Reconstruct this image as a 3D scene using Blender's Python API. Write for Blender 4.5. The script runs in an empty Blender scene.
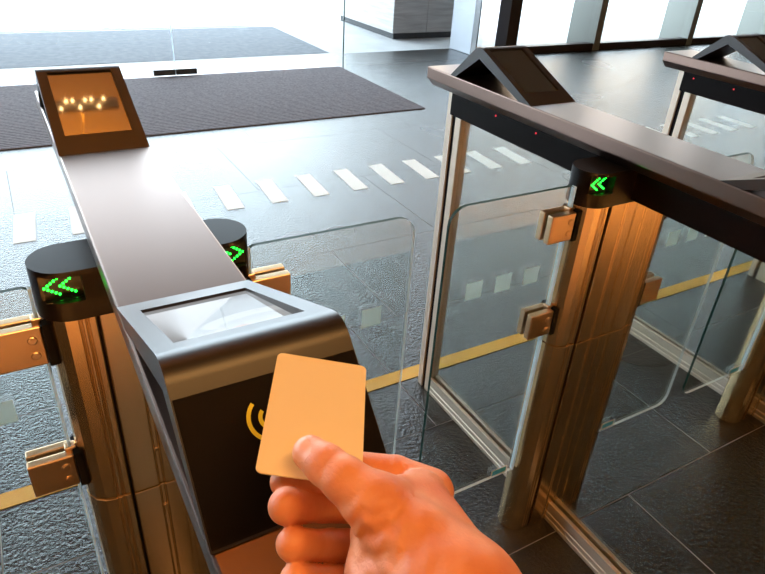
import bpy, bmesh, math, random
import numpy as np
from mathutils import Matrix, Vector

C = bpy.context.scene.collection
SC = bpy.context.scene
PI = math.pi

# ------------------------------------------------------------------ camera
CAM_H = 1.4
F_PX = 639.336
yaw, pit, rol = [math.radians(a) for a in (31.4889, 30.5672, -3.8473)]
fw = np.array([math.sin(yaw) * math.cos(pit), math.cos(yaw) * math.cos(pit), -math.sin(pit)])
rt = np.array([math.cos(yaw), -math.sin(yaw), 0.0])
dn = np.cross(fw, rt)
r2 = math.cos(rol) * rt + math.sin(rol) * dn
d2 = -math.sin(rol) * rt + math.cos(rol) * dn
cam = bpy.data.cameras.new('camera')
cam.sensor_fit = 'HORIZONTAL'
cam.sensor_width = 36.0
cam.lens = F_PX / 765.0 * 36.0
cam.clip_start = 0.01
cam.clip_end = 300
camo = bpy.data.objects.new('camera', cam)
camo.matrix_world = Matrix(((r2[0], -d2[0], -fw[0], 0), (r2[1], -d2[1], -fw[1], 0), (r2[2], -d2[2], -fw[2], CAM_H), (0, 0, 0, 1)))
C.objects.link(camo)
SC.camera = camo

# ------------------------------------------------------------------ world, sun, exposure
SKY = 11.5
w = bpy.data.worlds.new('world')
SC.world = w
w.use_nodes = True
bg = w.node_tree.nodes['Background']
bg.inputs[0].default_value = (0.74, 0.88, 1.0, 1)
bg.inputs[1].default_value = SKY
sl = bpy.data.lights.new('sun', 'SUN')
sl.energy = 9.0
sl.angle = math.radians(0.6)
sl.color = (1.0, 0.95, 0.86)
so = bpy.data.objects.new('sun', sl)
so.rotation_euler = Vector((0.25, 0.72, -1.0)).to_track_quat('-Z', 'Y').to_euler()
so.location = (0, -5, 12)
C.objects.link(so)
CEIL = 4.6
WARM = (1.0, 0.50, 0.16)
# the hall's warm ceiling lamps (size, position, watts)
for nm, loc, sx, sy, e, spr in (('lamp_light', (0.6, -1.3, CEIL - 0.06), 2.6, 0.5, 125, 180), ('lamp_light', (-2.2, -0.6, CEIL - 0.06), 0.5, 2.0, 65, 180),
                                ('lamp_light', (2.75, -1.45, CEIL - 0.06), 0.8, 0.5, 650, 22), ('lamp_light', (-0.9, -1.5, CEIL - 0.06), 0.8, 0.5, 220, 28)):
    L = bpy.data.lights.new(nm, 'AREA')
    L.shape = 'RECTANGLE'
    L.size, L.size_y = sx, sy
    L.energy = e
    L.spread = math.radians(spr)
    L.color = WARM
    lo = bpy.data.objects.new(nm, L)
    lo.location = loc
    C.objects.link(lo)
SC.view_settings.view_transform = 'Standard'
SC.view_settings.look = 'None'
SC.view_settings.exposure = 0.0
SC.view_settings.gamma = 1.0
SC.view_settings.use_curve_mapping = False
SC.cycles.max_bounces = 12
SC.cycles.transparent_max_bounces = 24
SC.cycles.caustics_reflective = False
SC.cycles.caustics_refractive = False
SC.cycles.use_denoising = True
SC.cycles.sample_clamp_indirect = 6.0


def pt(px, py, d):
    """a point on the photograph's ray at a forward distance in metres"""
    v = r2 * ((px - 382.5) / F_PX) + d2 * ((py - 287.0) / F_PX) + fw
    return np.array([0, 0, CAM_H]) + v * d


# ------------------------------------------------------------------ materials
def new_mat(name):
    m = bpy.data.materials.new(name)
    m.use_nodes = True
    nt = m.node_tree
    return m, nt, nt.nodes['Principled BSDF']


def noise_bump(nt, b, scale, strength, dist=0.002, detail=4, vec_scale=None):
    tc = nt.nodes.new('ShaderNodeTexCoord')
    n = nt.nodes.new('ShaderNodeTexNoise')
    n.inputs['Scale'].default_value = scale
    n.inputs['Detail'].default_value = detail
    if vec_scale:
        mp = nt.nodes.new('ShaderNodeMapping')
        mp.inputs['Scale'].default_value = vec_scale
        nt.links.new(tc.outputs['Object'], mp.inputs[0])
        nt.links.new(mp.outputs[0], n.inputs['Vector'])
    else:
        nt.links.new(tc.outputs['Object'], n.inputs['Vector'])
    bp = nt.nodes.new('ShaderNodeBump')
    bp.inputs['Strength'].default_value = strength
    bp.inputs['Distance'].default_value = dist
    nt.links.new(n.outputs['Fac'], bp.inputs['Height'])
    nt.links.new(bp.outputs[0], b.inputs['Normal'])
    return n


def ramp(nt, src, a, b_, p0=0.35, p1=0.65):
    r = nt.nodes.new('ShaderNodeValToRGB')
    r.color_ramp.elements[0].position = p0
    r.color_ramp.elements[0].color = (*a, 1)
    r.color_ramp.elements[1].position = p1
    r.color_ramp.elements[1].color = (*b_, 1)
    nt.links.new(src, r.inputs[0])
    return r


def simple(name, col, rough=0.5, metal=0.0, bump=None, spec=None):
    m, nt, b = new_mat(name)
    b.inputs['Base Color'].default_value = (*col, 1)
    b.inputs['Roughness'].default_value = rough
    b.inputs['Metallic'].default_value = metal
    if spec is not None:
        b.inputs['Specular IOR Level'].default_value = spec
    if bump:
        noise_bump(nt, b, *bump)
    return m


def brushed(name, col, rough, scale=(400, 400, 4), strength=0.06):
    m, nt, b = new_mat(name)
    b.inputs['Metallic'].default_value = 1.0
    b.inputs['Roughness'].default_value = rough
    n = noise_bump(nt, b, 1.0, strength, 0.001, 3, scale)
    r = ramp(nt, n.outputs['Fac'], tuple(c * 0.96 for c in col), col)
    nt.links.new(r.outputs[0], b.inputs['Base Color'])
    return m


def glass(name, tint, refl=1.0):
    m = bpy.data.materials.new(name)
    m.use_nodes = True
    nt = m.node_tree
    nt.nodes.clear()
    out = nt.nodes.new('ShaderNodeOutputMaterial')
    mix = nt.nodes.new('ShaderNodeMixShader')
    tr = nt.nodes.new('ShaderNodeBsdfTransparent')
    tr.inputs[0].default_value = (*tint, 1)
    gl = nt.nodes.new('ShaderNodeBsdfGlossy')
    gl.inputs['Roughness'].default_value = 0.01
    gl.inputs[0].default_value = (refl, refl, refl, 1)
    fr = nt.nodes.new('ShaderNodeFresnel')
    fr.inputs[0].default_value = 1.5
    # back faces of the pane: the fresnel node inverts the ior there, so feed it 1/ior
    ge = nt.nodes.new('ShaderNodeNewGeometry')
    mm = nt.nodes.new('ShaderNodeMapRange')
    mm.inputs['To Min'].default_value = 1.5
    mm.inputs['To Max'].default_value = 1.0 / 1.5
    nt.links.new(ge.outputs['Backfacing'], mm.inputs['Value'])
    nt.links.new(mm.outputs[0], fr.inputs[0])
    nt.links.new(fr.outputs[0], mix.inputs[0])
    nt.links.new(tr.outputs[0], mix.inputs[1])
    nt.links.new(gl.outputs[0], mix.inputs[2])
    nt.links.new(mix.outputs[0], out.inputs[0])
    return m


def emit(name, col, s):
    m, nt, b = new_mat(name)
    b.inputs['Base Color'].default_value = (*[c * 0.3 for c in col], 1)
    b.inputs['Emission Color'].default_value = (*col, 1)
    b.inputs['Emission Strength'].default_value = s
    return m


M = {}
M['steel'] = simple('satin_steel', (0.78, 0.56, 0.31), 0.26, 1.0)
M['rail'] = simple('satin_rail', (0.60, 0.50, 0.40), 0.45, 0.55)
M['slab'] = simple('bronze_plate', (0.195, 0.132, 0.108), 0.30, 1.0)
M['clamp'] = simple('satin_clamp', (0.64, 0.45, 0.28), 0.3, 1.0)
M['black'] = simple('black_plastic', (0.005, 0.003, 0.0025), 0.45, 0.0, None, 0.05)
M['cap'] = simple('dark_anodised_cap', (0.006, 0.005, 0.005), 0.34, 0.0, None, 0.09)
M['head'] = simple('dark_grey_coated_metal', (0.016, 0.011, 0.009), 0.36, 0.0, None, 0.5)
M['panel'] = simple('black_reader_panel', (0.006, 0.0045, 0.0045), 0.5, 0.0, None, 0.05)
M['screen'] = simple('dark_display_glass', (0.02, 0.018, 0.017), 0.04)
def mat_white_screen():  # emissive whitish face with a paler ellipse and a reddish spot
    m, nt, b = new_mat('lit_white_display')
    b.inputs['Base Color'].default_value = (0.05, 0.05, 0.05, 1)
    b.inputs['Roughness'].default_value = 0.05
    tc = nt.nodes.new('ShaderNodeTexCoord')
    sp = nt.nodes.new('ShaderNodeSeparateXYZ')
    nt.links.new(tc.outputs['Object'], sp.inputs[0])

    def blob(cx, cy, sx, sy, ang, soft):
        mp = nt.nodes.new('ShaderNodeMapping')
        mp.vector_type = 'TEXTURE'
        mp.inputs['Location'].default_value = (cx, cy, 0)
        mp.inputs['Rotation'].default_value = (0, 0, ang)
        mp.inputs['Scale'].default_value = (sx, sy, 1000)
        nt.links.new(tc.outputs['Object'], mp.inputs[0])
        ln = nt.nodes.new('ShaderNodeVectorMath')
        ln.operation = 'LENGTH'
        nt.links.new(mp.outputs[0], ln.inputs[0])
        mr = nt.nodes.new('ShaderNodeMapRange')
        mr.inputs['From Min'].default_value = 1.0 - soft
        mr.inputs['From Max'].default_value = 1.0
        mr.inputs['To Min'].default_value = 1.0
        mr.inputs['To Max'].default_value = 0.0
        nt.links.new(ln.outputs['Value'], mr.inputs['Value'])
        return mr.outputs[0]

    def mixc(fac, a, col):
        mx = nt.nodes.new('ShaderNodeMix')
        mx.data_type = 'RGBA'
        nt.links.new(fac, mx.inputs['Factor'])
        if isinstance(a, tuple):
            mx.inputs['A'].default_value = a
        else:
            nt.links.new(a, mx.inputs['A'])
        mx.inputs['B'].default_value = col
        return mx.outputs['Result']
    c = mixc(blob(0.020, -0.368, 0.042, 0.020, 0.15, 0.12), (0.66, 0.70, 0.73, 1), (1.0, 1.0, 1.0, 1))
    c = mixc(blob(0.022, -0.385, 0.040, 0.022, 0.15, 0.25), c, (0.74, 0.75, 0.74, 1))
    c = mixc(blob(0.008, -0.392, 0.010, 0.006, 0.0, 0.9), c, (0.85, 0.45, 0.36, 1))
    nt.links.new(c, b.inputs['Emission Color'])
    b.inputs['Emission Strength'].default_value = 0.36
    b.inputs['Specular IOR Level'].default_value = 0.15
    return m


M['lit_screen'] = mat_white_screen()
M['window'] = simple('dark_lamp_window', (0.012, 0.009, 0.006), 0.3, 0.0, None, 0.3)
M['screen'].node_tree.nodes['Principled BSDF'].inputs['IOR'].default_value = 2.6
M['gloss'] = simple('gloss_black_lip', (0.006, 0.006, 0.006), 0.18)
M['rubber'] = simple('black_rubber', (0.004, 0.004, 0.004), 0.7, 0.0, None, 0.05)
M['glass'] = glass('clear_glass', (0.925, 0.95, 0.94))
M['facade_glass'] = glass('facade_glass', (0.97, 0.985, 0.98))
M['glass_edge'] = simple('green_glass_edge', (0.006, 0.035, 0.028), 0.4, 0.0, None, 0.12)
_m, _nt, _b = M['glass_edge'], M['glass_edge'].node_tree, M['glass_edge'].node_tree.nodes['Principled BSDF']
_ge = _nt.nodes.new('ShaderNodeNewGeometry')
_tr = _nt.nodes.new('ShaderNodeBsdfTransparent')
_tr.inputs[0].default_value = (0.72, 0.8, 0.78, 1)
_mx = _nt.nodes.new('ShaderNodeMixShader')
_nt.links.new(_ge.outputs['Backfacing'], _mx.inputs[0])
_nt.links.new(_b.outputs[0], _mx.inputs[1])
_df = _nt.nodes.new('ShaderNodeBsdfDiffuse')
_df.inputs[0].default_value = (0.85, 0.9, 0.88, 1)  # whitish back faces stand in for light reflected inside the glass edge
_m2 = _nt.nodes.new('ShaderNodeMixShader')
_m2.inputs[0].default_value = 0.55
_nt.links.new(_tr.outputs[0], _m2.inputs[1])
_nt.links.new(_df.outputs[0], _m2.inputs[2])
_nt.links.new(_m2.outputs[0], _mx.inputs[2])
_nt.links.new(_mx.outputs[0], _nt.nodes['Material Output'].inputs[0])
M['seal'] = bpy.data.materials.new('pale_edge_seal')
M['seal'].use_nodes = True
_sn = M['seal'].node_tree
_st = _sn.nodes.new('ShaderNodeBsdfTranslucent')
_st.inputs[0].default_value = (0.95, 0.97, 0.97, 1)
_sd = _sn.nodes.new('ShaderNodeBsdfDiffuse')
_sd.inputs[0].default_value = (0.12, 0.22, 0.3, 1)  # bluish tone painted in to offset the warm lamplight
_sa = _sn.nodes.new('ShaderNodeAddShader')
_sn.links.new(_st.outputs[0], _sa.inputs[0])
_sn.links.new(_sd.outputs[0], _sa.inputs[1])
_sn.links.new(_sa.outputs[0], _sn.nodes['Material Output'].inputs[0])
M['frost'], nt_, b_ = new_mat('frosted_white_sticker')
b_.inputs['Base Color'].default_value = (0.45, 0.5, 0.48, 1)
tl_ = nt_.nodes.new('ShaderNodeBsdfTranslucent')
tl_.inputs[0].default_value = (0.6, 0.66, 0.63, 1)
mx_ = nt_.nodes.new('ShaderNodeMixShader')
mx_.inputs[0].default_value = 0.75
nt_.links.new(b_.outputs[0], mx_.inputs[1])
nt_.links.new(tl_.outputs[0], mx_.inputs[2])
nt_.links.new(mx_.outputs[0], nt_.nodes['Material Output'].inputs[0])
M['blue'] = simple('blue_sticker', (0.06, 0.45, 0.85), 0.5)
M['white'] = simple('white_sticker', (0.8, 0.82, 0.82), 0.5)
M['green'] = emit('green_led', (0.01, 1.0, 0.035), 9.0)
M['red'] = emit('red_led', (1.0, 0.03, 0.05), 1.1)
M['yellow_symbol'] = simple('yellow_print', (0.85, 0.72, 0.03), 0.5)
M['card'] = simple('cream_card', (0.86, 0.70, 0.42), 0.42)
M['bulb'] = emit('warm_bulb', (1.0, 0.62, 0.25), 40.0)
M['fixture'] = simple('lamp_fixture', (0.5, 0.35, 0.2), 0.5)
M['dash'] = simple('white_floor_paint', (0.72, 0.72, 0.66), 0.55, 0.0, (120, 0.08, 0.001))
M['yellow'] = simple('yellow_floor_tape', (0.70, 0.40, 0.02), 0.5, 0.0, (120, 0.1, 0.001))
M['sill'] = simple('dark_bronze_frame', (0.045, 0.032, 0.028), 0.45)
M['mullion'] = simple('grey_fin_paint', (0.34, 0.36, 0.33), 0.5)
M['patch'] = brushed('patch_fitting_steel', (0.12, 0.11, 0.10), 0.35)
M['cladding'] = simple('column_cladding', (0.42, 0.45, 0.50), 0.4, 0.3)


def mat_floor():
    m, nt, b = new_mat('leathered_granite')
    tc = nt.nodes.new('ShaderNodeTexCoord')
    n1 = nt.nodes.new('ShaderNodeTexNoise')
    n1.inputs['Scale'].default_value = 85
    n1.inputs['Detail'].default_value = 4
    n1.inputs['Roughness'].default_value = 0.6
    n2 = nt.nodes.new('ShaderNodeTexNoise')
    n2.inputs['Scale'].default_value = 420
    n2.inputs['Detail'].default_value = 2
    n3 = nt.nodes.new('ShaderNodeTexNoise')
    n3.inputs['Scale'].default_value = 1.2
    for n in (n1, n2, n3):
        nt.links.new(tc.outputs['Object'], n.inputs['Vector'])
    r = ramp(nt, n2.outputs['Fac'], (0.004, 0.004, 0.004), (0.026, 0.025, 0.024), 0.45, 0.72)
    nt.links.new(r.outputs[0], b.inputs['Base Color'])
    rr = nt.nodes.new('ShaderNodeMapRange')
    rr.inputs['To Min'].default_value = 0.22
    rr.inputs['To Max'].default_value = 0.30
    nt.links.new(n3.outputs['Fac'], rr.inputs['Value'])
    nt.links.new(rr.outputs[0], b.inputs['Roughness'])
    bp = nt.nodes.new('ShaderNodeBump')
    b.inputs['IOR'].default_value = 1.54
    bp.inputs['Strength'].default_value = 0.85
    bp.inputs['Distance'].default_value = 0.0055
    nt.links.new(n1.outputs['Fac'], bp.inputs['Height'])
    nt.links.new(bp.outputs[0], b.inputs['Normal'])
    return m


def mat_ribbed(name, a, b_, scale, axis=1):
    m, nt, b = new_mat(name)
    tc = nt.nodes.new('ShaderNodeTexCoord')
    wv = nt.nodes.new('ShaderNodeTexWave')
    wv.bands_direction = 'XYZ'[axis]
    wv.inputs['Scale'].default_value = scale
    wv.inputs['Distortion'].default_value = 0.3
    wv.inputs['Detail'].default_value = 1
    n = nt.nodes.new('ShaderNodeTexNoise')
    n.inputs['Scale'].default_value = 60
    n.inputs['Detail'].default_value = 5
    nt.links.new(tc.outputs['Object'], wv.inputs['Vector'])
    nt.links.new(tc.outputs['Object'], n.inputs['Vector'])
    mx = nt.nodes.new('ShaderNodeMath')
    mx.operation = 'MULTIPLY_ADD'
    mx.inputs[1].default_value = 0.6
    nt.links.new(wv.outputs['Fac'], mx.inputs[0])
    nt.links.new(n.outputs['Fac'], mx.inputs[2])
    r = ramp(nt, mx.outputs[0], a, b_, 0.4, 1.0)
    nt.links.new(r.outputs[0], b.inputs['Base Color'])
    b.inputs['Roughness'].default_value = 0.9
    b.inputs['Specular IOR Level'].default_value = 0.2
    bp = nt.nodes.new('ShaderNodeBump')
    bp.inputs['Strength'].default_value = 0.6
    bp.inputs['Distance'].default_value = 0.004
    nt.links.new(mx.outputs[0], bp.inputs['Height'])
    nt.links.new(bp.outputs[0], b.inputs['Normal'])
    return m


def mat_noise(name, a, b_, scale, rough=0.8, bump=0.2, vs=None):
    m, nt, b = new_mat(name)
    n = noise_bump(nt, b, scale, bump, 0.003, 6, vs)
    r = ramp(nt, n.outputs['Fac'], a, b_)
    nt.links.new(r.outputs[0], b.inputs['Base Color'])
    b.inputs['Roughness'].default_value = rough
    return m


def mat_skin():
    m, nt, b = new_mat('skin')
    tc = nt.nodes.new('ShaderNodeTexCoord')
    n = nt.nodes.new('ShaderNodeTexNoise')
    n.inputs['Scale'].default_value = 45
    n.inputs['Detail'].default_value = 5
    nt.links.new(tc.outputs['Object'], n.inputs['Vector'])
    r = ramp(nt, n.outputs['Fac'], (0.62, 0.19, 0.075), (0.78, 0.31, 0.14), 0.3, 0.7)
    nt.links.new(r.outputs[0], b.inputs['Base Color'])
    b.inputs['Roughness'].default_value = 0.5
    b.inputs['Subsurface Weight'].default_value = 0.15
    b.inputs['Subsurface Radius'].default_value = (0.006, 0.002, 0.001)
    b.inputs['Subsurface Scale'].default_value = 0.5
    v = nt.nodes.new('ShaderNodeTexVoronoi')
    v.feature = 'DISTANCE_TO_EDGE'
    v.inputs['Scale'].default_value = 330
    nt.links.new(tc.outputs['Object'], v.inputs['Vector'])
    bp = nt.nodes.new('ShaderNodeBump')
    bp.inputs['Strength'].default_value = 0.25
    bp.inputs['Distance'].default_value = 0.0008
    nt.links.new(v.outputs['Distance'], bp.inputs['Height'])
    bp2 = nt.nodes.new('ShaderNodeBump')
    bp2.inputs['Strength'].default_value = 0.5
    bp2.inputs['Distance'].default_value = 0.002
    nt.links.new(n.outputs['Fac'], bp2.inputs['Height'])
    nt.links.new(bp.outputs[0], bp2.inputs['Normal'])
    nt.links.new(bp2.outputs[0], b.inputs['Normal'])
    return m


M['floor'] = mat_floor()
M['grout'] = simple('dark_grout', (0.20, 0.19, 0.18), 0.8)
M['mat'] = mat_ribbed('ribbed_mat', (0.028, 0.024, 0.026), (0.16, 0.135, 0.145), 9.0)
M['outer_mat'] = mat_noise('outdoor_mat', (0.078, 0.088, 0.104), (0.115, 0.124, 0.140), 14, 0.9, 0.3)
M['pavement'] = mat_noise('pale_paving', (0.34, 0.35, 0.36), (0.40, 0.405, 0.41), 3, 0.8, 0.05)
M['tactile'] = mat_noise('tactile_paving', (0.22, 0.23, 0.25), (0.26, 0.27, 0.29), 30, 0.8, 0.1)
M['bar'] = simple('white_bar_paint', (0.6, 0.6, 0.6), 0.7)
M['wood'] = mat_noise('grey_wood_cladding', (0.36, 0.35, 0.34), (0.50, 0.49, 0.48), 3.0, 0.55, 0.1, (0.7, 0.7, 9))
M['far_wall'] = mat_noise('grey_green_facade', (0.40, 0.27, 0.17), (0.48, 0.32, 0.20), 0.4, 0.9, 0.0)
M['plinth'] = simple('dark_plinth', (0.03, 0.032, 0.036), 0.5)
M['tan'] = mat_noise('tan_stone', (0.62, 0.46, 0.32), (0.74, 0.56, 0.40), 5, 0.6, 0.05)
M['wall'] = simple('warm_wall', (0.24, 0.17, 0.11), 0.8)
M['ceiling'] = simple('ceiling_panel', (0.14, 0.085, 0.045), 0.7)
M['skin'] = mat_skin()
M['nail'] = simple('nail', (0.80, 0.34, 0.18), 0.42)
M['sleeve'] = simple('dark_sleeve', (0.03, 0.035, 0.05), 0.9)


# ------------------------------------------------------------------ mesh helpers
class MB:
    def __init__(self):
        self.b = bmesh.new()

    def box(self, x0, x1, y0, y1, z0, z1, mi=0):
        vs = [self.b.verts.new((x, y, z)) for x in (x0, x1) for y in (y0, y1) for z in (z0, z1)]
        for f in ((0, 1, 3, 2), (4, 6, 7, 5), (0, 4, 5, 1), (2, 3, 7, 6), (0, 2, 6, 4), (1, 5, 7, 3)):
            self.b.faces.new([vs[i] for i in f]).material_index = mi
        return self

    def prism(self, pts, fn0, fn1, mi=0, side_mi=None):
        """polygon pts mapped to 3-D by fn0 (one cap) and fn1 (other cap)"""
        a = [self.b.verts.new(fn0(*p)) for p in pts]
        c = [self.b.verts.new(fn1(*p)) for p in pts]
        n = len(pts)
        self.b.faces.new(a).material_index = mi
        self.b.faces.new(c[::-1]).material_index = mi
        for i in range(n):
            j = (i + 1) % n
            self.b.faces.new((a[i], c[i], c[j], a[j])).material_index = mi if side_mi is None else side_mi
        return self

    def extz(self, pts, z0, z1, mi=0, side_mi=None):
        return self.prism(pts, lambda x, y: (x, y, z0), lambda x, y: (x, y, z1), mi, side_mi)

    def exty(self, pts, y0, y1, mi=0, side_mi=None):
        return self.prism(pts, lambda x, z: (x, y0, z), lambda x, z: (x, y1, z), mi, side_mi)

    def extx(self, pts, x0, x1, mi=0, side_mi=None):
        return self.prism(pts, lambda y, z: (x0, y, z), lambda y, z: (x1, y, z), mi, side_mi)

    def ball(self, p, r, seg=8, sc=(1, 1, 1), mi=0):
        ret = bmesh.ops.create_uvsphere(self.b, u_segments=seg, v_segments=max(4, seg // 2), radius=r)
        for v in ret['verts']:
            v.co = Vector((v.co.x * sc[0] + p[0], v.co.y * sc[1] + p[1], v.co.z * sc[2] + p[2]))
            for f in v.link_faces:
                f.material_index = mi
        return self

    def cyl(self, p, axis, r, h, seg=14, mi=0):
        ret = bmesh.ops.create_cone(self.b, cap_ends=True, segments=seg, radius1=r, radius2=r, depth=h)
        q = Vector((0, 0, 1)).rotation_difference(Vector(axis))
        for v in ret['verts']:
            v.co = q @ v.co + Vector(p)
            for f in v.link_faces:
                f.material_index = mi
        return self

    def build(self, name, mats, parent=None, bevel=0, seg=2, smooth=None):
        bmesh.ops.recalc_face_normals(self.b, faces=self.b.faces)
        me = bpy.data.meshes.new(name)
        self.b.to_mesh(me)
        self.b.free()
        for m in (mats if isinstance(mats, (list, tuple)) else [mats]):
            me.materials.append(M[m])
        o = bpy.data.objects.new(name, me)
        C.objects.link(o)
        o.parent = parent
        if bevel:
            md = o.modifiers.new('bevel', 'BEVEL')
            md.width = bevel
            md.segments = seg
            md.limit_method = 'ANGLE'
            md.angle_limit = math.radians(35)
            md.harden_normals = False
        if smooth:
            for p in me.polygons:
                p.use_smooth = True
            try:
                me.set_sharp_from_angle(angle=math.radians(smooth))
            except Exception:
                pass
        return o


def tag(o, label=None, cat=None, group=None, kind=None):
    if label:
        o['label'] = label
    if cat:
        o['category'] = cat
    if group:
        o['group'] = group
    if kind:
        o['kind'] = kind
    return o


def empty(name, loc=(0, 0, 0), rz=0):
    o = bpy.data.objects.new(name, None)
    o.location = loc
    o.rotation_euler = (0, 0, rz)
    o.empty_display_size = 0.1
    C.objects.link(o)
    return o


def kids(o):
    return [c for c in C.objects if c.parent == o]


def copy_tree(o, parent=None):
    c = o.copy()
    C.objects.link(c)
    c.parent = parent
    for ch in kids(o):
        copy_tree(ch, c)
    return c


def rrect(x0, x1, z0, z1, r, n=5):
    """rounded rectangle, r = (bl, br, tr, tl)"""
    out = []
    for (cx, cz, a0, rr) in ((x0 + r[0], z0 + r[0], PI, r[0]), (x1 - r[1], z0 + r[1], 1.5 * PI, r[1]),
                             (x1 - r[2], z1 - r[2], 0, r[2]), (x0 + r[3], z1 - r[3], 0.5 * PI, r[3])):
        for i in range(n + 1):
            a = a0 + 0.5 * PI * i / n
            out.append((cx + rr * math.cos(a), cz + rr * math.sin(a)))
    return out


def struct(name, mb, mat, parent=None, **k):
    return tag(mb.build(name, mat, parent, **k), kind='structure')


# ------------------------------------------------------------------ the setting
FAC = 6.02      # facade plane
fl = MB()
fl.box(-8, 14, -6, 6.6, -0.10, -0.0006, 1)
rows = [-0.65, -0.24, 0.24, 0.72, 1.20, 1.80, 2.41, 3.22, 4.01, 4.81, 5.60, 6.6]
offs = [0.20, 0.45, 0.10, 1.68, 0.97, 1.178, 0.567, 2.335, 1.40, 0.35, 1.0]
g = 0.0014
for i in range(len(rows) - 1):
    x = offs[i] - 1.21 * 8
    while x < 14:
        fl.box(max(x, -8) + g, min(x + 1.21, 14) - g, rows[i] + g, rows[i + 1] - g, -0.0012, 0.0, 0) if x + 1.21 > -7.9 and x < 13.9 else None
        x += 1.21
fl.box(-8, 14, -6, -0.654, -0.0012, 0.0, 2)
struct('floor', fl, ['floor', 'grout', 'tan'])
struct('ceiling', MB().box(-8, 14, -6, 6.3, CEIL, CEIL + 0.2), 'ceiling')
struct('wall_left', MB().box(-8.2, -8, -6, 6.3, -0.1, CEIL), 'wall')
struct('wall_right', MB().box(14, 14.2, -6, 6.3, -0.1, CEIL), 'wall')
struct('wall_back', MB().box(-8.2, 14.2, -6.2, -6, -0.1, CEIL), 'wall')
# canopy added unseen over the entrance, askew to shape shade and reflected sky
struct('canopy', MB().extz([(-12, 6.2), (20, 6.2), (20, 7.2), (-12, 10.2)], CEIL, CEIL + 0.2), 'ceiling')
# pavement outside
struct('ground', MB().box(-40, 50, 6.6, 90, -0.12, -0.004), 'pavement')
struct('building', MB().box(17, 46, 25, 37, 0, 10), 'far_wall')  # unseen block added to dim and warm the reflections on the right

# entrance glazing
def pane(name, x0, x1, z0=0.012, z1=CEIL, y=FAC, label=None, mat='facade_glass'):
    return struct(name, MB().box(x0, x1, y - 0.006, y + 0.006, z0, z1, 0), mat)

d1 = pane('door_1', -0.60, 1.362)
d2_ = pane('door_2', 1.368, 3.035)
for o, x0, x1 in ((d1, 1.175, 1.360), (d2_, 1.370, 1.555)):
    mb = MB().box(x0, x1, FAC - 0.018, FAC + 0.018, 0.012, 0.062)
    xm = (x0 + x1) / 2
    mb.cyl((xm + (0.035 if o is d2_ else -0.035), FAC - 0.018, 0.04), (0, 1, 0), 0.010, 0.006)
    mb.box(xm - 0.05, xm + 0.05, FAC - 0.0195, FAC - 0.018, 0.022, 0.028)
    p = mb.build('patch_fitting', 'patch', o, bevel=0.003)
    p['label'] = 'dark metal bottom fitting'
pane('window_1', 3.045, 4.78, 0.0)
MB().box(-0.003, 0.003, -0.009, 0.009, 0.0, CEIL).build('edge_profile', 'glass_edge', None).location = (3.04, FAC, 0)
e = bpy.data.objects['edge_profile']
e.name = 'trim_1'
tag(e, kind='structure')
struct('trim_2', MB().box(1.3625, 1.3675, FAC - 0.007, FAC + 0.007, 0.0, CEIL), 'seal')
pane('window_2', -4.0, -0.605, 0.0)

# metal-clad column and dark mullion where the glazing steps
struct('column', MB().extz([(4.77, 6.20), (4.97, 6.36), (4.97, 6.62), (4.77, 6.62)], 0, CEIL).extz([(4.985, 6.36), (5.20, 6.78), (5.20, 6.9), (4.985, 6.9)], 0, CEIL), 'cladding', bevel=0.006)
struct('mullion_1', MB().box(5.20, 5.36, 6.10, 6.30, 0, CEIL), 'sill')
WY = 6.14
struct('trim_3', MB().box(5.36, 14, WY - 0.05, WY + 0.06, 0, 0.085), 'sill', bevel=0.004)
fins = (6.62, 8.44, 10.26, 12.08)
for i, x in enumerate(fins):
    struct('mullion_%d' % (i + 2), MB().box(x, x + 0.11, WY - 0.06, WY + 0.42, 0, CEIL), 'mullion', bevel=0.004)
edges = [5.36] + [v for x in fins for v in (x, x + 0.11)] + [14]
for i in range(5):
    pane('window_%d' % (i + 3), edges[2 * i], edges[2 * i + 1], 0.085, CEIL, WY)

# floor things
tag(MB().box(-2.6, 2.985, 4.385, 5.985, 0.0, 0.008).build('entrance_mat', 'mat'),
    'wide brown-grey ribbed entrance mat inside the glass doors', 'mat')
tag(MB().box(-2.6, 3.2, 6.68, 8.40, -0.004, -0.001).build('outdoor_mat', 'outer_mat'),
    'large blue-grey mat on the pale paving outside the glass doors', 'mat')
tp = empty('tactile_strip', (0, 8.46, -0.004))
tag(tp, 'pale tactile strip with slanted white bars beyond the outdoor mat', 'tactile paving')
MB().box(-3, 3.1, 0, 0.55, 0, 0.004).build('base_strip', 'tactile', tp)
for k in range(42):
    x = -2.9 + k * 0.14
    MB().extz([(x, 0.08), (x + 0.07, 0.08), (x + 0.02, 0.48), (x - 0.05, 0.48)], 0.004, 0.009).build('raised_bar', 'bar', tp)

for k in range(-1, 23):
    xc = -0.052 + 0.248 * k
    if 2.35 < xc < 2.5 and False:
        continue
    sh = 0.012
    o = MB().extz([(-0.047 - sh, -0.165), (0.047 - sh, -0.165), (0.047 + sh, 0.165), (-0.047 + sh, 0.165)], 0.0, 0.0015).build('floor_marking', 'dash')
    o.location = (xc, 3.20, 0)
    tag(o, 'white dash in the row across the dark tiles beyond the gates', 'floor marking', 'white dashes across the floor')
tag(MB().box(-3, 6.5, 1.437, 1.492, 0.0, 0.0015).build('floor_line', 'yellow'),
    'long yellow line across the dark floor behind the gates', 'floor line')

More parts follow.
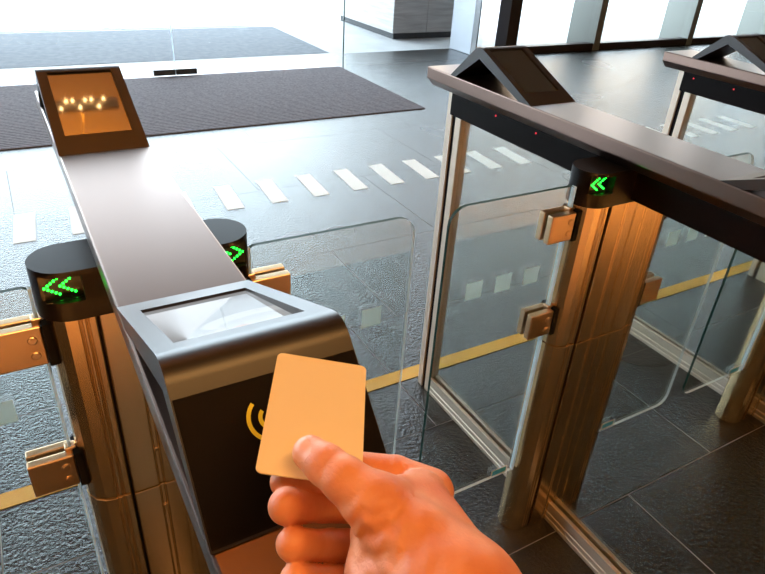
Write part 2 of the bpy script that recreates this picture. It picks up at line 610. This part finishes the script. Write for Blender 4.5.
# wood-clad counter outside the glass
kc = empty('reception_counter', (4.345, 7.26, 0))
tag(kc, 'grey wood-clad box counter with dark plinth standing outside the glass', 'counter')
MB().box(0.03, 1.0, 0.03, 1.52, -0.004, 0.07).build('plinth', 'plinth', kc)
MB().box(0, 0.495, 0, 1.55, 0.07, 1.05).box(0.5, 1.03, 0, 1.55, 0.07, 1.05).build('cladding', 'wood', kc, bevel=0.003)
MB().box(0.42, 0.60, -0.004, 0.0, 0.50, 0.60).build('notice_plate', 'white', kc)

# warm lamp row on the ceiling, mirrored in the far display of the nearest gate
LAMP = (0.37, 2.52)
lx, ly, lz = LAMP[0], LAMP[1], CEIL - 0.9
cl = empty('ceiling_light', (lx, ly, lz))
tag(cl, 'short hanging light bar with small warm bulbs above the gates', 'ceiling light')
MB().box(-0.19, 0.19, -0.03, 0.03, 0.0, 0.03).build('housing', 'fixture', cl)
MB().box(-0.005, 0.005, -0.005, 0.005, 0.03, 0.9).build('rod', 'fixture', cl)
for k in range(8):
    MB().ball((-0.115 + k * 0.033, (0.022 if k % 3 else -0.022), -0.008), 0.007).build('bulb', 'bulb', cl)
PL = bpy.data.lights.new('lamp_light', 'SPOT')
PL.spot_size = math.radians(130)
PL.spot_blend = 0.6
PL.energy = 500
PL.color = (1.0, 0.42, 0.06)
PL.shadow_soft_size = 0.06
po_ = bpy.data.objects.new('lamp_light', PL)
po_.rotation_euler = (PI, 0, 0)
po_.location = (lx, ly, lz + 0.10)
C.objects.link(po_)

# ------------------------------------------------------------------ speed gate (local x across, y along, origin on the floor at its middle)
HW = 0.0665
YE = 0.647


def cap_outline(s, ex=0.14, ry=0.042, cx=0.098, n=14):
    pts = [(0.002 * s, -ry), (s * cx, -ry)]
    for i in range(1, n):
        a = -PI / 2 + PI * i / n
        pts.append((s * (cx + (ex - cx) * math.cos(a)), ry * math.sin(a)))
    pts += [(s * cx, ry), (0.002 * s, ry)]
    return pts


def cap_front(x, ex=0.14, ry=0.042, cx=0.098, off=0.0):
    """y of the near face of the cap at local x, pushed out by off"""
    ax = abs(x)
    if ax <= cx:
        return -(ry + off)
    t = min(0.98, (ax - cx) / (ex - cx))
    return -(ry + off) * math.sqrt(1 - t * t)


def column_outline(s):
    """fluted extrusion: rounded outer end, two narrow grooves, flat towards the middle"""
    ry, cx, ex = 0.038, 0.098, 0.135
    side = [(0.076, -ry), (0.0845, -ry), (0.0855, -ry + 0.003), (0.0875, -ry + 0.003), (0.0885, -ry),
            (0.0925, -ry), (0.0935, -ry + 0.003), (0.0955, -ry + 0.003), (0.0965, -ry)]
    n = 8
    arc = [(cx + (ex - cx) * math.cos(-PI / 2 + PI * i / n), ry * math.sin(-PI / 2 + PI * i / n)) for i in range(0, n + 1)]
    out = side + arc + [(x, -y) for x, y in side[::-1]]
    return [(s * x, y) for x, y in out]


def make_gate():
    g_ = empty('speed_gate')
    # top slab with chamfered lower edges
    MB().exty([(-HW, 1.05), (-HW, 1.021), (-0.045, 1.0), (0.045, 1.0), (HW, 1.021), (HW, 1.05)], -YE, YE).build('top_plate', 'slab', g_, bevel=0.0025)
    # black sensor beam under it
    bm_ = MB().box(-0.024, 0.024, -0.584, 0.584, 0.935, 1.0).build('sensor_beam', 'black', g_, bevel=0.002)
    for s in (-1, 1):
        for y in (0.395, 0.249):
            MB().cyl((s * 0.0245, y, 0.983), (1, 0, 0), 0.0022, 0.002, 10).build('sensor_light', 'red', bm_)
    # end posts: two bars with a dark slot between
    for s in (-1, 1):
        po = MB().box(-0.017, 0.017, *sorted((s * 0.607, s * 0.582)), 0, 1.0).box(-0.017, 0.017, *sorted((s * 0.566, s * 0.540)), 0, 0.938).build('end_post', 'rail', g_, bevel=0.002)
        MB().box(-0.012, 0.012, *sorted((s * 0.584, s * 0.564)), 0, 0.936).build('slot', 'black', po)
    # ribbed base rail
    for s in (-1, 1):
        y0, y1 = sorted((s * 0.041, s * 0.5405))
        prof = [(-0.017, 0), (-0.017, 0.012), (-0.0145, 0.014), (-0.0145, 0.018), (-0.017, 0.020), (-0.017, 0.030), (-0.0145, 0.032),
                (-0.0145, 0.036), (-0.017, 0.038), (-0.017, 0.065), (-0.006, 0.065), (-0.006, 0.030)]
        prof = prof + [(-x, z) for x, z in prof[::-1]]
        MB().exty(prof, y0, y1).build('base_rail', 'rail', g_, bevel=0.001)
        MB().box(-0.004, 0.004, y0 + 0.002, y1 - 0.001, 0.031, 0.936).build('side_glass', 'glass', g_)
    # middle body
    MB().box(-0.075, 0.075, -0.034, 0.034, 0, 0.93).build('core', 'black', g_)
    for s in (-1, 1):
        x0, x1 = sorted((s * 0.0008, s * 0.0715))
        half = [(0.0008, -0.0415), (0.0255, -0.0415), (0.0268, -0.0385), (0.0332, -0.0385), (0.0345, -0.0415), (0.0715, -0.0415)]
        ol = [(s * x, y) for x, y in half + [(x, -y) for x, y in half[::-1]]]
        bp = MB().extz(ol, 0.603, 0.932).extz(ol, 0.002, 0.600).build('body_panel', 'steel', g_, bevel=0.0012)
        for z in (0.88, 0.675, 0.552, 0.30):
            MB().ball((s * 0.030, -0.0386, z), 0.0036, 10, (1, 0.5, 1)).build('screw', 'steel', bp)
        MB().extz(column_outline(s), 0.603, 0.932).extz([(x * 1.004, y * 1.01) for x, y in column_outline(s)], 0.002, 0.600).build('pivot_column', 'steel', g_, bevel=0.0012, seg=2)
        # indicator cap
        full = cap_outline(s)
        na, nb, ny = 0.083, 0.131, -0.025      # recess for the lit arrows in the near face
        notch = [p for p in full if p[1] < 0 and abs(p[0]) < na]
        notch += [(s * na, cap_front(na)), (s * na, ny), (s * nb, ny), (s * nb, cap_front(nb))]
        notch += [p for p in full if p[1] < 0 and abs(p[0]) > nb] + [p for p in full if p[1] >= 0]
        cp = MB().extz(full, 0.930, 0.957).extz(notch, 0.957, 0.9925).extz(full, 0.9925, 1.0)
        bmesh.ops.remove_doubles(cp.b, verts=cp.b.verts, dist=1e-6)
        cp = cp.build('indicator_cap', 'cap', g_, smooth=40)
        MB().box(*sorted((s * (na + 0.0005), s * (nb - 0.0005))), ny - 0.0008, ny, 0.9572, 0.9922).build('display_window', 'window', cp)
        MB().box(*sorted((s * (na + 0.0005), s * (nb - 0.004))), -0.0345, ny - 0.0008, 0.9568, 0.9578).build('lip', 'gloss', cp)
        for c in (0, 1):
            mb = MB()
            x_tip = 0.1260 - c * 0.0180
            for a in range(-4, 5):
                mb.ball((s * (x_tip - abs(a) * 0.0040), ny - 0.0014, 0.9748 + a * 0.0028), 0.00165, 8)
            mb.build('chevron', 'green', cp)['label'] = 'green lit chevron'
        # swinging glass leaf
        x0, x1 = sorted((s * 0.1440, s * 0.4310))
        r = (0.004, 0.035, 0.035, 0.008) if s > 0 else (0.035, 0.004, 0.008, 0.035)
        lf = MB().exty(rrect(x0, x1, 0.212, 0.968, r), -0.0035, 0.0035, 0, 1).build('glass_leaf', ['glass', 'glass_edge'], g_)
        for k in range(3):
            xc = s * (0.2135 + k * 0.071)
            MB().box(xc - 0.019, xc + 0.019, -0.0042, -0.0036, 0.769, 0.806).build('safety_square', 'frost', lf)
        xa, xb = sorted((s * 0.164, s * 0.212))
        MB().box(xa, xb, -0.0040, -0.0036, 0.217, 0.238, 0).box(xa + 0.003, xb - 0.003, -0.0044, -0.0039, 0.220, 0.235, 1).build('sticker', ['white', 'blue'], lf)
        MB().box(*sorted((s * 0.1405, s * 0.1448)), -0.0052, 0.0052, 0.212, 0.966).build('edge_seal', 'seal', lf, bevel=0.001)  # pale strip painted in for daylight caught in the leaf's inner edge
        for z in (0.855, 0.630):
            xa, xb = sorted((s * 0.1405, s * 0.201))
            cl = MB()
            for q in (-1, 1):
                ya, yb = sorted((q * 0.0040, q * 0.0190))
                cl.extz([(xa, ya), (xb, ya), (xb, yb), (xa, yb)], z + 0.004, z + 0.063)
            for zz in (0.021, 0.045):
                for q in (-1, 1):
                    cl.cyl((s * 0.153, q * 0.0192, z + zz), (0, 1, 0), 0.0062, 0.0045, 14)
            cl.box(*sorted((s * 0.150, s * 0.135)), -0.008, 0.008, z + 0.008, z + 0.069)
            co = cl.build('hinge_clamp', 'clamp', lf, bevel=0.006, seg=3)
            co['label'] = 'copper toned clamp'
            MB().box(*sorted((s * 0.128, s * 0.1402)), -0.022, 0.022, z + 0.001, z + 0.066).build('gasket', 'rubber', lf, bevel=0.002)
    # display heads, one at either end: a bent plate standing like a tent
    for q in (-1, 1):
        b0 = np.array([0.236 if q > 0 else 0.229, 1.0502])
        ap = np.array([0.440 if q > 0 else 0.452, 1.1400])
        ft = np.array([0.541, 1.0502])
        th = 0.016
        u = (ap - b0) / np.linalg.norm(ap - b0)
        nrm = np.array([-u[1], u[0]])

        def P(s_, t_):      # s along the screen slope from its foot, t out of the face
            v = b0 + u * s_ + nrm * t_
            return v
        Ls = float(np.linalg.norm(ap - b0))
        # outline of the tent in (y, z), rounded nose at the ridge
        v = (ft - ap) / np.linalg.norm(ft - ap)
        k1 = ap - u * 0.020
        k2 = ap + v * 0.018
        nose = [tuple((1 - t) ** 2 * k1 + 2 * t * (1 - t) * ap + t * t * k2) for t in [i / 8 for i in range(9)]]
        in_b = b0 + np.array([0.042, 0.0])
        in_f = ft + np.array([-0.020, 0.0])
        in_a = ap + np.array([-0.006, -0.030])
        prof = [tuple(b0)] + nose + [tuple(ft), tuple(in_f), tuple(in_a), tuple(in_b)]
        s0, s1, hx = 0.044, 0.204, 0.0505
        # body without the screen opening: two cheeks, plus top and foot strips; the bed lies behind the screen
        hd = empty('display_head')
        hd.parent = g_

        def yz(p):
            return (q * p[0], p[1])
        mb = MB()
        for xx in ((-HW, -hx), (hx, HW)):
            mb.extx([yz(p) for p in prof], *xx)
        foot = [tuple(b0), tuple(P(s0, 0)), tuple(P(s0, -0.010)), tuple(in_b)]
        mb.extx([yz(p) for p in foot], -hx, hx)
        top = [tuple(P(s1, 0))] + nose + [tuple(ft), tuple(in_f), tuple(in_a), tuple(P(s1, -0.024))]
        mb.extx([yz(p) for p in top], -hx, hx)
        bmesh.ops.remove_doubles(mb.b, verts=mb.b.verts, dist=1e-6)
        # drop the interior double walls
        dead = []
        for f in mb.b.faces:
            c_ = f.calc_center_median()
        cas = mb.build('casing', 'head', hd, smooth=30)
        da = 0.003 if q > 0 else 0.008
        scr = MB().extx([yz(p) for p in (tuple(P(s0 - 0.001, -0.003)), tuple(P(s1 + 0.001, -da)), tuple(P(s1 + 0.001, -da - 0.004)), tuple(P(s0 - 0.001, -0.006)))], -hx - 0.001, hx + 0.001)
        scr.build('display_screen', 'screen' if q > 0 else 'lit_screen', hd)
        # black reader panel on the steep face, with the touch-here arcs
        n2 = np.array([-v[1], v[0]])
        if n2[1] < 0:
            n2 = -n2
        Lv = float(np.linalg.norm(ft - ap))

        def Q(s_, t_):
            return ft - v * s_ + n2 * t_
        MB().extx([yz(p) for p in (tuple(Q(0.002, 0.0)), tuple(Q(Lv - 0.028, 0.0)), tuple(Q(Lv - 0.028, 0.0012)), tuple(Q(0.002, 0.0012)))], -HW + 0.001, HW - 0.001).build('reader_panel', 'panel', hd)
        mb = MB()
        for R_, wd in ((0.0165, 0.0028), (0.0085, 0.0028)):
            n_ = 14
            pts = []
            for i in range(n_ + 1):
                a = PI * 0.72 + PI * 0.62 * i / n_
                pts.append((R_ * math.cos(a), R_ * math.sin(a)))
            pin = [(x * (R_ - wd) / R_, z * (R_ - wd) / R_) for x, z in pts][::-1]
            for i in range(n_):
                quad = [pts[i], pts[i + 1], pin[n_ - i - 1], pin[n_ - i]]
                a_, c_ = [], []
                for (x, z) in quad:
                    p0 = Q(0.070 + z, 0.0012)
                    p1 = Q(0.070 + z, 0.0017)
                    xx = (-0.007 + x) * (-q)
                    a_.append(mb.b.verts.new((xx, q * p0[0], p0[1])))
                    c_.append(mb.b.verts.new((xx, q * p1[0], p1[1])))
                mb.b.faces.new(c_)
                for j in range(4):
                    mb.b.faces.new((a_[j], a_[(j + 1) % 4], c_[(j + 1) % 4], c_[j]))
        mb.build('contactless_symbol', 'yellow_symbol', hd)['label'] = 'yellow arcs on black panel'
    return g_


GX = 0.1175
GS = 0.9325
g1 = make_gate()
g1.location = (GX, 0.806, 0)
gl_ = ['nearest speed gate, with the white-lit display and reader panel behind the card',
       'speed gate beside the hand, its round post with green chevrons in full view',
       'speed gate at the right edge, partly hidden by the one beside the hand',
       'farthest speed gate, only its post foot showing through glass at right edge']
for i in range(4):
    o = g1 if i == 0 else copy_tree(g1)
    o.location = (GX + GS * i, 0.806, 0)
    if i == 2:      # this gate's sensor pair sits one slot further along
        for b_ in kids(o):
            for c_ in kids(b_):
                if c_.name.startswith('sensor_light'):
                    c_.location.y += 0.147
    tag(o, gl_[i], 'turnstile', 'row of speed gates')

# ------------------------------------------------------------------ card
ctr = [np.array(p) for p in ((0.1101, 0.2945, 1.167), (0.157, 0.2692, 1.1586), (0.1153, 0.1953, 1.1479), (0.0683, 0.2206, 1.1564))]
cc = sum(ctr) / 4
cx_ = (ctr[1] - ctr[0]) / np.linalg.norm(ctr[1] - ctr[0])
cy_ = (ctr[0] - ctr[3])
cy_ = cy_ - cx_ * (cy_ @ cx_)
cy_ /= np.linalg.norm(cy_)
cz_ = np.cross(cx_, cy_)
mb = MB().prism(rrect(-0.027, 0.027, -0.0428, 0.0428, (0.0035,) * 4), lambda x, y: tuple(cc + cx_ * x + cy_ * y + cz_ * 0.0004), lambda x, y: tuple(cc + cx_ * x + cy_ * y - cz_ * 0.0004))
card = mb.build('access_card', 'card')
tag(card, 'blank cream plastic card held between thumb and finger over the reader', 'card')


# ------------------------------------------------------------------ hand (distance field -> one continuous skin)
def sd_cone(Pn, a, b, ra, rb):
    ba = b - a
    l2 = ba @ ba
    t = np.clip(((Pn - a) @ ba) / l2, 0, 1)
    d = np.linalg.norm(Pn - a - t[..., None] * ba, axis=-1)
    return d - (ra + (rb - ra) * t)


def smin(a, b, k):
    h = np.clip(0.5 + 0.5 * (b - a) / k, 0, 1)
    return b * (1 - h) + a * h - k * h * (1 - h)


def chain(Pn, js, k=0.003):
    d = None
    for (a, b) in zip(js[:-1], js[1:]):
        s_ = sd_cone(Pn, a[0], b[0], a[1], b[1])
        d = s_ if d is None else smin(d, s_, k)
    return d


def J(px, py, dd, r):
    return (pt(px, py, dd), r)


thumb = [J(310, 453, 0.3165, 0.0088), J(326, 465, 0.309, 0.0098), J(345, 480, 0.302, 0.0108), J(376, 505, 0.297, 0.0128), J(415, 545, 0.291, 0.019), J(448, 590, 0.278, 0.023)]
index = [J(430, 492, 0.345, 0.0130), J(395, 476, 0.351, 0.0112), J(350, 470, 0.352, 0.0105), J(315, 476, 0.345, 0.0092), J(285, 482, 0.337, 0.0080)]
middle = [J(435, 520, 0.350, 0.014), J(385, 508, 0.376, 0.0100), J(352, 506, 0.370, 0.0098), J(324, 506, 0.352, 0.0090), J(306, 507, 0.338, 0.0083), J(287, 506, 0.325, 0.0097)]
ring = [J(440, 548, 0.345, 0.014), J(395, 546, 0.374, 0.0100), J(357, 546, 0.366, 0.0096), J(330, 545, 0.346, 0.0086), J(313, 545, 0.333, 0.0078), J(293, 544, 0.320, 0.0087)]
little = [J(445, 580, 0.335, 0.013), J(400, 583, 0.360, 0.0092), J(357, 582, 0.352, 0.0088), J(330, 581, 0.336, 0.0080), J(313, 580, 0.326, 0.0074), J(296, 579, 0.315, 0.0081)]
palm = [[J(422, 498, 0.335, 0.0135), J(428, 535, 0.315, 0.020), J(462, 602, 0.285, 0.026), J(520, 690, 0.250, 0.026), J(640, 850, 0.205, 0.029)],
        [J(430, 525, 0.345, 0.0155), J(444, 575, 0.32, 0.021), J(462, 602, 0.285, 0.026)],
        [J(376, 535, 0.315, 0.013), J(388, 580, 0.300, 0.020), J(450, 620, 0.275, 0.023)],
        [J(436, 560, 0.34, 0.015), J(452, 610, 0.31, 0.021), J(510, 670, 0.265, 0.025)],
        [J(376, 505, 0.297, 0.0120), J(415, 498, 0.325, 0.0125)]]


KX = r2 * 0.8 - d2 * 0.6
KD = r2 * 0.45 + d2 * 0.9
FOLDS = [(pt(362, 535, 0.285), 0.017, KD, 0.0085, 0.00065), (pt(405, 545, 0.27), 0.022, KD, 0.0125, 0.0006), (pt(405, 462, 0.335), 0.010, r2, 0.0055, 0.0007)]


def field(Pn):
    p_ = None
    for ch in palm:
        c_ = chain(Pn, ch, 0.006)
        p_ = c_ if p_ is None else smin(p_, c_, 0.010)
    d = smin(chain(Pn, thumb), p_, 0.010)
    for f in (index, middle, ring, little):
        d = np.minimum(d, smin(chain(Pn, f, 0.0012), p_, 0.003))
    # skin folds over the base of the thumb, and knuckle folds behind it
    for (c_, rad, kdir, lam, amp) in FOLDS:
        q_ = Pn - c_
        fall = np.exp(-(q_ ** 2).sum(-1) / (rad * rad))
        ph = q_ @ kdir + 0.0020 * np.sin(q_ @ KX * 230) + 0.0014 * np.sin(q_ @ KX * 560 + q_ @ kdir * 300 + 1.0)
        d = d + amp * fall * np.sin(ph * 2 * PI / lam)
    return d


def surface_nets(f, lo, h):
    nx, ny, nz = f.shape
    ins = f < 0
    corners = [(i, j, k) for i in (0, 1) for j in (0, 1) for k in (0, 1)]
    cnt = np.zeros((nx - 1, ny - 1, nz - 1), int)
    for (i, j, k) in corners:
        cnt += ins[i:nx - 1 + i, j:ny - 1 + j, k:nz - 1 + k]
    act = (cnt > 0) & (cnt < 8)
    ids = -np.ones(act.shape, int)
    cells = np.argwhere(act)
    ids[act] = np.arange(len(cells))
    acc = np.zeros((len(cells), 3))
    num = np.zeros(len(cells))
    for a in range(8):
        for b in range(a + 1, 8):
            ca, cb = np.array(corners[a]), np.array(corners[b])
            if np.abs(ca - cb).sum() != 1:
                continue
            fa = f[tuple((cells + ca).T)]
            fb = f[tuple((cells + cb).T)]
            m = (fa < 0) != (fb < 0)
            t = np.where(m, fa / np.where(m, fa - fb, 1), 0)
            acc[m] += (ca + (cb - ca) * t[:, None])[m]
            num += m
    V = lo + h * (cells + acc / num[:, None])
    faces = []
    for ax in range(3):
        sl_a = [slice(None)] * 3
        sl_b = [slice(None)] * 3
        sl_a[ax] = slice(0, -1)
        sl_b[ax] = slice(1, None)
        A, B = ins[tuple(sl_a)], ins[tuple(sl_b)]
        e_ = np.argwhere(A != B)
        o1, o2 = [k for k in range(3) if k != ax]
        for c_ in e_:
            if c_[o1] == 0 or c_[o2] == 0 or c_[o1] >= f.shape[o1] - 1 or c_[o2] >= f.shape[o2] - 1:
                continue
            q_ = []
            for (u_, v_) in ((0, 0), (-1, 0), (-1, -1), (0, -1)):
                k_ = c_.copy()
                k_[o1] += u_
                k_[o2] += v_
                q_.append(ids[tuple(k_)])
            if min(q_) < 0:
                continue
            flip = A[tuple(c_)]
            if ax == 1:
                flip = not flip
            faces.append(q_ if not flip else q_[::-1])
    return V, faces


allj = [j for ch in [thumb, index, middle, ring, little] + palm for j in ch]
plo = np.min([j[0] for j in allj], axis=0) - 0.036
phi = np.max([j[0] for j in allj], axis=0) + 0.036
hs = 0.0011
gx = [np.arange(plo[k], phi[k], hs) for k in range(3)]
fld = np.empty((len(gx[0]), len(gx[1]), len(gx[2])), np.float32)
YY, ZZ = np.meshgrid(gx[1], gx[2], indexing='ij')
for i, xv in enumerate(gx[0]):
    Pn = np.stack([np.full_like(YY, xv), YY, ZZ], -1)
    fld[i] = field(Pn)
HV, HF = surface_nets(fld, plo, hs)
me = bpy.data.meshes.new('person')
me.from_pydata([tuple(v) for v in HV], [], HF)
me.materials.append(M['skin'])
me.materials.append(M['nail'])
bmh = bmesh.new()
bmh.from_mesh(me)
bmesh.ops.recalc_face_normals(bmh, faces=bmh.faces)
bmh.to_mesh(me)
bmh.free()
# thumb nail: on the back of the last thumb joint, towards the viewer
nc = pt(309, 449, 0.3165)
tdir = thumb[1][0] - thumb[0][0]
tdir /= np.linalg.norm(tdir)
view = nc - np.array([0, 0, CAM_H])
view /= np.linalg.norm(view)
nn = -view + np.array(r2) * -0.25
nn -= tdir * (nn @ tdir)
nn /= np.linalg.norm(nn)
ns = np.cross(nn, tdir)
for p in me.polygons:
    p.use_smooth = True
    c_ = np.array(p.center) - (thumb[0][0] + nn * 0.0088)
    a_, b_, n_ = c_ @ tdir, c_ @ ns, c_ @ nn
    if ((a_ - 0.000) / 0.0075) ** 2 + (b_ / 0.0058) ** 2 < 1 and abs(n_) < 0.005:
        p.material_index = 1
hand = bpy.data.objects.new('person', me)
C.objects.link(hand)
sm = hand.modifiers.new('smooth', 'SMOOTH')
sm.factor = 0.5
sm.iterations = 1
tag(hand, 'person\'s bare right hand pinching the blank card, reaching in from below', 'person')

# dark sleeve closing off the forearm
e0, e1 = palm[0][-2][0], palm[0][-1][0]
ax = (e1 - e0) / np.linalg.norm(e1 - e0)
ua = np.cross(ax, np.array([0, 0, 1.0]))
ua /= np.linalg.norm(ua)
ub = np.cross(ax, ua)
mb = MB()
rings = []
for (t, r_) in ((-0.010, 0.034), (-0.012, 0.0365), (-0.008, 0.039), (0.05, 0.043), (0.14, 0.047), (0.24, 0.052)):
    row = []
    for i in range(28):
        a = 2 * PI * i / 28
        rr = r_ * (1 + 0.03 * math.sin(3 * a + t * 60))
        row.append(mb.b.verts.new(tuple(e1 + ax * t + (ua * math.cos(a) + ub * math.sin(a)) * rr)))
    rings.append(row)
for A_, B_ in zip(rings[:-1], rings[1:]):
    for i in range(28):
        mb.b.faces.new((A_[i], A_[(i + 1) % 28], B_[(i + 1) % 28], B_[i]))
mb.b.faces.new(rings[-1])
mb.build('sleeve', 'sleeve', hand, smooth=40)
